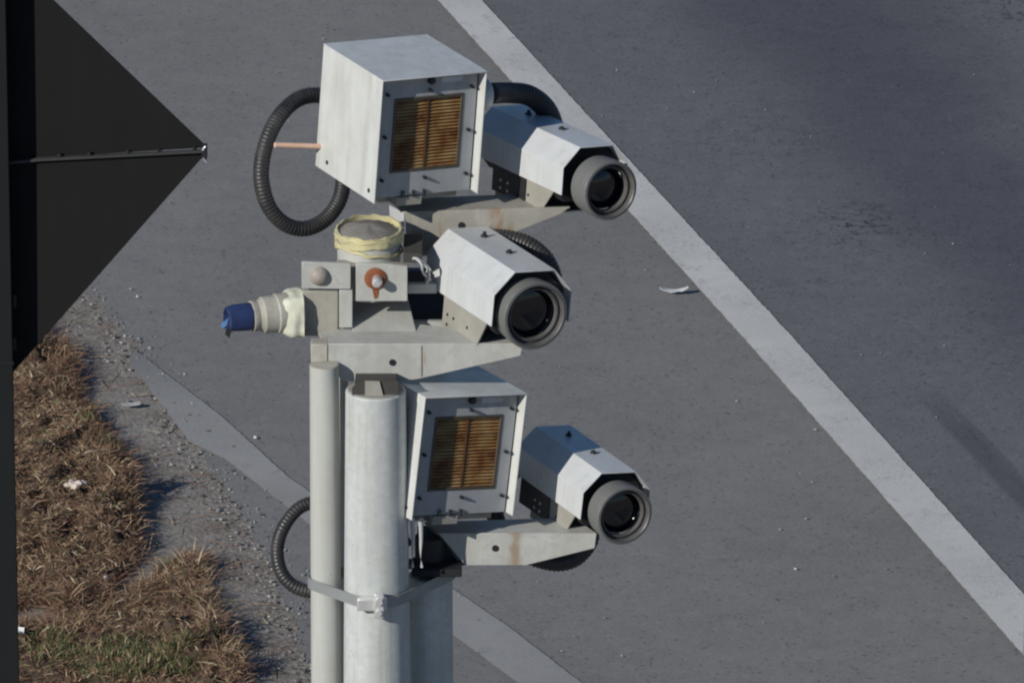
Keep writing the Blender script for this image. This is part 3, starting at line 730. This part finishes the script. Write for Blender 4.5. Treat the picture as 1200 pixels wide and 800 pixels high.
T = thing('mounting_bracket', PL(520, 668, -.06), 'pale steel arm bracket with rust streak under the lowest floodlight and camera', 'bracket', 'steel brackets holding the cameras')
Z3 = -.118+ZL
mb = MB(); mb.slab([V(u, v, Z3, 625) for u, v in ((514, 624.5), (545, 662), (616, 662), (697, 642), (699, 624.5))], BACK*.004)
ms = MT['bracket'].copy(); ms.name = 'bracket_rust_run'; t = ms.node_tree; bs = t.nodes['Principled BSDF']
cl_ = bs.inputs['Base Color'].links[0].from_socket; cc = N(t, 'ShaderNodeTexCoord').outputs['Object']; sx = N(t, 'ShaderNodeSeparateXYZ'); t.links.new(cc, sx.inputs[0])
xr = mth(t, 'ADD', mth(t, 'ABSOLUTE', mth(t, 'SUBTRACT', sx.outputs[0], P(604, 640, Z3).x-T.location.x)), mth(t, 'MULTIPLY', mth(t, 'SUBTRACT', nz(t, cc, 45, 4, .7), .5), .030))
mr = N(t, 'ShaderNodeMapRange', interpolation_type='SMOOTHSTEP'); t.links.new(xr, mr.inputs[0]); mr.inputs[1].default_value = .016; mr.inputs[2].default_value = -.002; mr.inputs[3].default_value = 0; mr.inputs[4].default_value = .75
t.links.new(mix(t, mr.outputs[0], cl_, (.27, .185, .11)), bs.inputs['Base Color'])
f3 = mb.build('flange', ms, T, bevel=.0007)
mb = MB(); disc(mb, V(580.5, 642, Z3, 625), -BACK, .0058); mb.build('hole', MT['black'], f3)
mb = MB(); mb.slab([H(u, v, Z3, 625) for u, v in ((514, 624), (699, 624), (672, 606), (497, 611))], UP*-.004); mb.build('top_plate', MT['bracket'], T, bevel=.0007)
mb = MB(); mb.slab([P(514, 624, Z3), P(545, 662, Z3-.02), P(541, 662, Z3-.02), P(503, 618, Z3-.03), P(497, 611, Z3-.04)], BACK*.004); mb.build('folded_edge', MT['bracket_old'], T)
mb = MB(); mb.obox(PL(512, 664, -.13), RT*.042, BACK*.03, UP*.007); mb.obox(PL(514, 642, -.17), RT*.036, BACK*.03, UP*.030)
mb.build('shaded_clamp', MT['black'], T, bevel=.002)  # clamp block blackened to paint the shade inside the arm channel
for (u, lb) in ((483.5, 'left of two white cable tails hanging beside the lowest bracket'), (493, 'right of two white cable tails hanging beside the lowest bracket')):
    mb = MB(); mb.tube(spline([PL(u, 606, -.03), PL(u+.5, 630, -.045), PL(u, 650, -.05), PL(u+(1.5 if u > 490 else 0), 664, -.06)], 8), lambda i: .0042-.00004*i*i*.3, 10)
    tag(mb.build('cable_tail', MT['whitewire'], root=Matrix.Translation(PL(u, 664, -.06))), lb, 'cable', 'white cable tails by the lowest bracket')

# ================================================================ FLOODLIGHT BOXES
k = PX
BW, BH, BD = 139*k, 151*k, 149*k
R1 = frame((.477, -.315, .820), (.878, .0935, -.473)); R2 = frame((.49, -.27, .83), (.863, .03, -.50))
T1 = M4(R1, PU(499.5, 233, .052)) 
box1 = thing('infrared_floodlight', T1, 'white box with an amber louvre window, uppermost, above the upper bracket', 'floodlight', 'white boxes with amber louvre windows')
hw = BW/2; th = .0025; rec = 15*k
mb = MB()
mb.box((-hw, 0, .0), (-hw+th, BD, BH-th)); mb.box((hw-th, 0, .0), (hw, BD, BH-th)); mb.box((-hw, -.001, BH-th), (hw, BD+.001, BH))
mb.box((-hw+th, BD-th, 0), (hw-th, BD, BH-th)); mb.box((-hw+th, rec+.004, 0), (hw-th, BD-th, th))
sh = mb.build('housing', MT['box_white'], box1, world=False, bevel=.0008)
mb = MB(); pw = hw-th-.0035
mb.box((-hw+th+.0005, rec+.009, .003), (hw-th-.0005, rec+.011, BH-th-.0005)); mb.build('inner_liner', MT['black'], box1, world=False)
mb = MB()
def rframe(mb, x0, x1, z0, z1, X0, X1, Z0, Z1, y0, y1):
    mb.box((X0, y0, Z0), (X1, y1, z0)); mb.box((X0, y0, z1), (X1, y1, Z1)); mb.box((X0, y0, z0), (x0, y1, z1)); mb.box((x1, y0, z0), (X1, y1, z1))
gx0, gx1, gz0, gz1 = -43*k, 48*k, 31*k, 121*k
rframe(mb, gx0, gx1, gz0, gz1, -pw, pw, .0015, BH-th-.004, rec, rec+.006)
pn = mb.build('front_panel', MT['panel'], box1, world=False)
mb = MB(); rframe(mb, gx0+.004, gx1-.004, gz0+.004, gz1-.004, gx0-.001, gx1+.001, gz0-.001, gz1+.001, rec-.0012, rec+.004)
wf = mb.build('window_frame', MT['amber_frame'], box1, world=False, bevel=.0006)
mb = MB(); mb.box((gx0, rec+.0065, gz0), (gx1, rec+.008, gz1)); mb.build('amber_back', MT['amber_back'], box1, world=False)
mb = MB(); nf = 21; xm = (gx0+gx1)/2
for i in range(nf):
    z = gz0+.006+(gz1-gz0-.012)*i/(nf-1)
    for (xa, xb) in ((gx0+.004, xm-.0022), (xm+.0022, gx1-.004)):
        mb.slab([Vector((xa, rec+.0055, z+.0015)), Vector((xb, rec+.0055, z+.0015)), Vector((xb, rec+.0012, z-.0012)), Vector((xa, rec+.0012, z-.0012))], (0, .0007, .0012))
mb.build('louvre', MT['amber'], box1, world=False, smooth=False)
mb = MB(); mb.box((xm-.0013, rec+.0005, gz0+.004), (xm+.0013, rec+.006, gz1-.004))
for i in (5, 10, 15):
    z = gz0+.006+(gz1-gz0-.012)*(i+.5)/(nf-1); mb.box((gx0+.004, rec+.0020, z-.0007), (gx1-.004, rec+.0028, z+.0005))
mb.build('glazing_bar', plain('dark_rust_bar', (.085, .036, .014), .7, var=.3), box1, world=False)
for (x, z) in ((-54, 128), (3, 129), (58, 129), (-54, 76), (57, 76), (-54, 23), (3, 22), (58, 22)):
    mb = MB(); p = Vector((x*k, rec, z*k)); mb.cyl(p+Vector((0, .001, 0)), p-Vector((0, .006, 0)), .0030, n=12); mb.cyl(p-Vector((0, .006, 0)), p-Vector((0, .0085, 0)), .0019, n=10); mb.build('screw', MT['screw'], pn, world=False)
mb = MB(); p = Vector((3*k, rec, 141*k)); mb.lathe(p, (0, -1, 0), [(-.001, .0068), (.006, .0068), (.009, .005), (.010, .001)], 20); mb.build('photocell', MT['screw'], pn, world=False)
mb = MB(); mb.box((17*k, rec-.0009, 137*k), (45*k, rec+.001, 143*k)); mb.build('label_plate', MT['label'], pn, world=False)
for x in (-24, -10, 4):
    mb = MB(); mb.cyl(Vector((x*k, rec-.002, -.001)), Vector((x*k, rec-.002, .010)), .0030, n=10); mb.build('peg', MT['screw'], pn, world=False)
for (y, z) in ((14, 8), (120, 9)):
    mb = MB(); mb.lathe(Vector((-hw, y*k, z*k+.006)), (-1, 0, 0), [(-.001, .0038), (.0012, .0038), (.0022, .002)], 14); mb.build('rivet', MT['screw'], sh, world=False)
mb = MB(); mb.box((-32*k, .020, -.016), (2*k, .10, -.0005)); mb.box((-52*k, .045, -.016), (58*k, .15, -.006)); mb.build('foot', MT['bracket_old'], box1, world=False, bevel=.001)
mb = MB(); gp = Vector((hw, 26*k, 114*k)); mb.lathe(gp, (1, 0, 0), [(-.001, .021), (.004, .0245), (.008, .0270), (.020, .0270), (.023, .025), (.025, .018)], 32); gl = mb.build('cable_gland', MT['box_white'], box1, world=False)
box2 = dup(box1, M4(R2, PL(542, 607, -.043), .99), 'white box with an amber louvre window, lower one, beside the thick pole')
for c in list(box2.children):
    if c.name.startswith('cable_gland'): bpy.data.objects.remove(c)

# ================================================================ CCTV CAMERAS
RM = frame((.445, -.295, .845), (.90, .05, -.43)); RH1 = frame((.500, -.250, .828), (.86, .075, -.50)); RH3 = frame((.43, -.30, .85), (.90, .03, -.43))
def camloc(R3, u, v, z, s): # root sits at the foot; local anchor (0,0,0) = front left corner of hood top
    a = Vector((22*k, 90*k, -108*k))
    return M4(R3, P(u, v, z)+ (R3 @ a)*s, s)
A0 = Vector((22*k, 90*k, -108*k))
camR = thing('surveillance_camera', camloc(RM, 603.5, 318.5, .18, 1.0), 'white hooded traffic camera in the middle, fully sunlit, on the clamp bracket', 'camera', 'hooded traffic cameras on the poles')
def l(x, y, z): return Vector((x*k, y*k, z*k)) - A0
def shell(mb, prof, y0, y1, tk):
    n = len(prof); inn = []
    for i, p in enumerate(prof):
        q = Vector(p); a_ = Vector(prof[i-1]) if i else None; b_ = Vector(prof[i+1]) if i < n-1 else None
        n1 = None
        def nor(u_, v_): d = (v_-u_).normalized(); return Vector((d.y, -d.x))
        ns = ([nor(a_, q)] if a_ is not None else []) + ([nor(q, b_)] if b_ is not None else [])
        m_ = sum(ns, Vector((0, 0))); m_.normalize(); inn.append(q + m_*tk/max(.5, m_.dot(ns[0])))
    vs = [l(p[0], y0, p[1]) for p in prof] + [l(p[0], y1, p[1]) for p in prof] + [l(p[0], y0, p[1]) for p in inn] + [l(p[0], y1, p[1]) for p in inn]
    fs = []
    for i in range(n-1):
        fs += [(i, i+1, n+i+1, n+i), (2*n+i, 3*n+i, 3*n+i+1, 2*n+i+1), (i, 2*n+i, 2*n+i+1, i+1), (n+i, n+i+1, 3*n+i+1, 3*n+i)]
    fs += [(0, n, 3*n, 2*n), (n-1, 3*n-1, 4*n-1, 2*n-1)]
    mb.add(vs, fs)
CL = 176
prof = [(-25, -65), (-25, -27), (0, 0), (52, 0), (77, -27), (77, -65)]
mb = MB(); shell(mb, prof, 0, CL, 1.6)
hood = mb.build('hood', MT['hood_white'], camR, world=False, bevel=.0007)
mb = MB()   # body inside the hood
bp = [(-20, -66), (-20, -30), (3, -5), (49, -5), (72, -30), (72, -66), (60, -80), (-8, -80)]
mb.slab([l(x, 14, z) for x, z in bp], Vector((0, (CL-26)*k, 0))); mb.build('body', MT['black'], camR, world=False)
mb = MB()   # back wall of the hood
mb.slab([l(x, CL-5, z) for x, z in ((-23, -66), (-23, -28), (1, -2), (51, -2), (75, -28), (75, -66))], Vector((0, .003, 0))); mb.build('back_wall', MT['hood_white'], camR, world=False)
# lens barrel
ctr = l(26, 0, -51.5); q = 12*k
mb = MB(); r0 = 41*k
mb.lathe(ctr+Vector((0, 16*k, 0)), (0, -1, 0), [(0, r0*.97), (16*k, r0), (22*k, r0), (22.5*k, r0*.985), (27*k, r0), (28*k, r0*.975), (28.2*k, r0*.93)], 64, caps=False)
br = mb.build('lens_barrel', MT['barrel'], camR, world=False)
mb = MB(); mb.lathe(ctr+Vector((0, 16*k, 0)), (0, -1, 0), [(27.9*k, r0*.955), (28.6*k, r0*.90), (27*k, r0*.86), (20*k, r0*.84), (19.5*k, r0*.80), (23*k, r0*.775), (23*k, r0*.73), (18*k, r0*.70)], 64, caps=False); mb.build('lens_ring', MT['lip'], br, world=False)
mb = MB(); mb.lathe(ctr+Vector((0, 16*k, 0)), (0, -1, 0), [(2*k, r0*.71), (14.5*k, r0*.71)], 64, caps=False); mb.lathe(ctr+Vector((0, 16*k, 0)), (0, -1, 0), [(10*k, r0*.705), (13*k, r0*.5), (14*k, .0005)], 48); mb.build('lens_glass', MT['glass'], br, world=False)
for y in (71, 137):
    mb = MB(); p = l(28, y, 0); mb.cyl(p-Vector((0, 0, .001)), p+Vector((0, 0, .003)), .0062, n=16)
    if y > 100: pass
    mb.cyl(p, p+Vector((0, 0, .009 if y > 100 else .006)), .0032, n=10); mb.build('screw', MT['screw'], hood, world=False)
mb = MB()
sidep = [(20, -64), (135, -64), (135, -112), (46, -105)]
mb.slab([l(-19, y, z) for y, z in sidep], Vector((.003, 0, 0))); mb.slab([l(62, y, z) for y, z in sidep], Vector((.003, 0, 0)))
mb.slab([l(-19, 46, -105), l(66, 46, -105), l(66, 135, -112), l(-19, 135, -112)], Vector((0, 0, -.003)))
mb.slab([l(-15, 130, -66), l(60, 130, -66), l(60, 130, -108), l(-15, 130, -108)], Vector((0, .003, 0)))
ft = mb.build('foot', MT['bracket_old'], camR, world=False, bevel=.0005)
for (y, z) in ((122, -88), (106, -88), (122, -100), (70, -88)):
    mb = MB(); p = l(-19, y, z); mb.cyl(p+Vector((.0005, 0, 0)), p-Vector((.0015, 0, 0)), .0026, n=10); mb.build('bolt', MT['screw'], ft, world=False)
mb = MB(); mb.lathe(l(26, CL, -50), (0, 1, 0), [(-.01, .016), (.012, .016), (.016, .012), (.022, .012)], 20); mb.build('rear_gland', MT['rubber'], camR, world=False)
def stretch(M, R3, sy, s, u, v, z):
    S = Matrix.Diagonal((s, s*sy, s, 1)); a = Vector((22*k, 90*k*sy, -108*k))
    return Matrix.Translation(P(u, v, z) + (R3 @ a)*s) @ R3.to_4x4() @ S
cam1 = dup(camR, stretch(None, RH1, 1.36, .87, 680, 172.7, .066+ZU), 'white hooded traffic camera, uppermost, its rear half in shade')
cam3 = dup(camR, stretch(None, RH3, 1.16, .87, 705, 554, -.070+ZL), 'white hooded traffic camera, lowest of the three, beside the lower floodlight')

for cam_, dy_ in ((cam1, 20), (cam3, 15)):
    for c in cam_.children:
        if c.name.startswith('lens_barrel'): c.location.y -= dy_*k
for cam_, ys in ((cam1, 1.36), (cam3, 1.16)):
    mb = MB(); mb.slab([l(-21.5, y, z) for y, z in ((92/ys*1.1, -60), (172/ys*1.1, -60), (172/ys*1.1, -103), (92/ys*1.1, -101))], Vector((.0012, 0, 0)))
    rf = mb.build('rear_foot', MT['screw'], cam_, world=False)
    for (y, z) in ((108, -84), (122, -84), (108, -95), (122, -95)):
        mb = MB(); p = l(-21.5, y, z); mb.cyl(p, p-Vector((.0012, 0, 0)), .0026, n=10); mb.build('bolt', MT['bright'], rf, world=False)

# ================================================================ CORRUGATED CONDUITS
def conduit(pts, r, label, pitch=.0062):
    path = resample(spline(pts, 14), pitch/4)
    mb = MB(); prof = [1.0, 1.0, .935, .935]
    mb.tube(path, lambda i: r*prof[i % 4]*(1+.035*mnoise.noise(Vector((i*.03, r*900, 1)))+.012*mnoise.noise(Vector((i*.9, 3, r*700)))), 18)
    o = mb.build('cable_conduit', MT['rubber'], root=Matrix.Translation(Vector(pts[0])), ang=80)
    return tag(o, label, 'conduit', 'black corrugated conduits')
conduit([PU(400, 120, -.13), PU(376, 112, -.12), PU(350, 116, -.10), PU(327, 137, -.07), PU(312, 168, -.05), PU(306, 205, -.05), PU(314, 240, -.06), PU(333, 262, -.08), PU(357, 268, -.10), PU(380, 258, -.12), PU(396, 238, -.13), PU(402, 215, -.13), PU(400, 185, -.12)],
        .0138, 'black corrugated conduit in a big loop left of the uppermost box')
conduit([PL(480, 560, -0.30), PL(430, 578, -0.29), PL(385, 585, -0.28), PL(352, 594, -0.27), PL(331, 620, -0.26), PL(325, 648, -0.26), PL(332, 674, -0.26), PL(352, 690, -0.26), PL(385, 693, -0.26), PL(410, 684, -0.27), PL(440, 660, -0.29), PL(480, 630, -0.30)],
        .0118, 'black corrugated conduit looping behind the thin pole, half hidden')
gw = MW[box1.name] @ (gp + Vector((.028, 0, 0)))
c1r = MW[cam1.name] @ (l(26, CL, -50)+Vector((0, .022, 0)))
conduit([gw, PU(598, 109, -.08), PU(622, 113, -.12), PU(643, 133, -.16), PU(650, 165, -.20), PU(638, 190, -.22), PU(610, 195, -.21), PU(580, 180, -.20), c1r],
        .0180, 'black corrugated conduit arching from the uppermost box over its camera')
c2r = MW[camR.name] @ (l(26, CL, -50)+Vector((0, .022, 0)))
conduit([c2r, P(548, 285, -.09), P(580, 279, -.06), P(614, 285, -.05), P(638, 303, -.05), P(648, 328, -.06), P(640, 350, -.07), P(600, 370, -.08), P(560, 375, -.09)],
        .0160, 'black corrugated conduit curving behind the middle camera')
c3r = MW[cam3.name] @ (l(26, CL, -50)+Vector((0, .022, 0)))
conduit([c3r, PL(590, 560, -.30), PL(580, 600, -.31), PL(594, 632, -.30), PL(612, 645, -.30), PL(634, 655, -.30), PL(658, 658, -.30), PL(679, 649, -.30), PL(692, 626, -.30), PL(680, 590, -.29)],
        .0160, 'black corrugated conduit sagging below the lowest bracket')
mb = MB(); mb.cyl(PU(385, 172, -.06), PU(322, 170, -.02), .0046, .0046, 12)
tag(mb.build('copper_rod', MT['copper'], root=Matrix.Translation(PU(385, 172, -.06))), 'thin orange rod sticking out left behind the uppermost box', 'rod')

# ================================================================ BLACK SIGN at the left
ZS = -.5; V0 = 180
bs = V(-20, 180, ZS+.03, V0); bs = Vector((bs.x, bs.y, 0))
pr = V(12, V0, ZS, V0); fr = pr - BACK*.047
T = thing('sign_post', Vector((pr.x-.05, fr.y+.02, 0)), 'dark steel post at the left edge carrying the black diamond sign', 'post')
mb = MB(); ztop = V(0, -260, ZS, V0).z; x1 = pr.x; x0 = x1-.115
mb.box((x0, fr.y, .005), (x1, fr.y+.006, ztop)); mb.box((x0, fr.y+.006, .005), (x0+.006, pr.y-.004, ztop)); mb.box((x1-.008, fr.y+.006, .005), (x1-.002, pr.y-.004, ztop))
mb.build('column', MT['post'], T, bevel=.0015)
for v in (415, -120):
    mb = MB(); p = V(-20, v, ZS, V0); zc = p.z
    mb.box((x0-.002, fr.y-.003, zc-.0012), (x1+.002, fr.y+.004, zc+.0012)); mb.build('joint', MT['black'], T)
for v in (352, 402):
    mb = MB(); p = V(17, v, ZS+.006, V0); mb.obox(p, RT*.0035, BACK*.004, UP*.012); mb.build('clip', MT['screw'], T, bevel=.001)
ctrS = V(-100, 205, ZS, V0)
T = thing('road_sign', ctrS, 'large black diamond sign plate seen from behind with a pointed right corner', 'sign')
mb = MB(); mb.slab([V(u, v, ZS, V0) for u, v in ((243, 173), (-100, -155), (-443, 235), (45, 185))], BACK*.003); up = mb.build('upper_plate', MT['sign'], T)
mb = MB(); mb.slab([V(u, v, ZS, V0) for u, v in ((243, 178), (45, 188.5), (-443, 240), (-100, 567))], BACK*.003); mb.build('lower_plate', MT['sign'], T)
mb = MB(); mb.slab([V(u, v, ZS, V0) for u, v in ((239, 174.5), (45, 184.2), (-440, 235), (-440, 238), (45, 187), (239, 177))], -BACK*.010)
sm = mb.build('seam_flange', plain('seam_edge', (.05, .05, .05), .5, spec=.4), T)
for u in (228, 186, 150, 105, 70):
    mb = MB(); p = V(u, 172.4+(240-u)*.05, ZS, V0)-BACK*.004; mb.cyl(p-UP*.001, p+UP*.003, .004, n=10); mb.build('rivet', MT['screw'], sm)
mb = MB(); mb.obox(V(240, 176, ZS, V0)-BACK*.006, RT*.0045, BACK*.012, UP*.011); cp = mb.build('corner_block', MT['screw'], T, bevel=.001)
mb = MB(); p = V(240, 176, ZS, V0)-BACK*.019
mb.tube(spline([p+RT*-.003+UP*.006, p+RT*.000+UP*.011, p+RT*.002+UP*.013], 5), .0016, 8); mb.tube(spline([p+RT*-.002-UP*.008, p+RT*.000-UP*.012, p+RT*.003-UP*.016], 5), .0014, 8)
mb.build('clip', MT['bright'], cp)
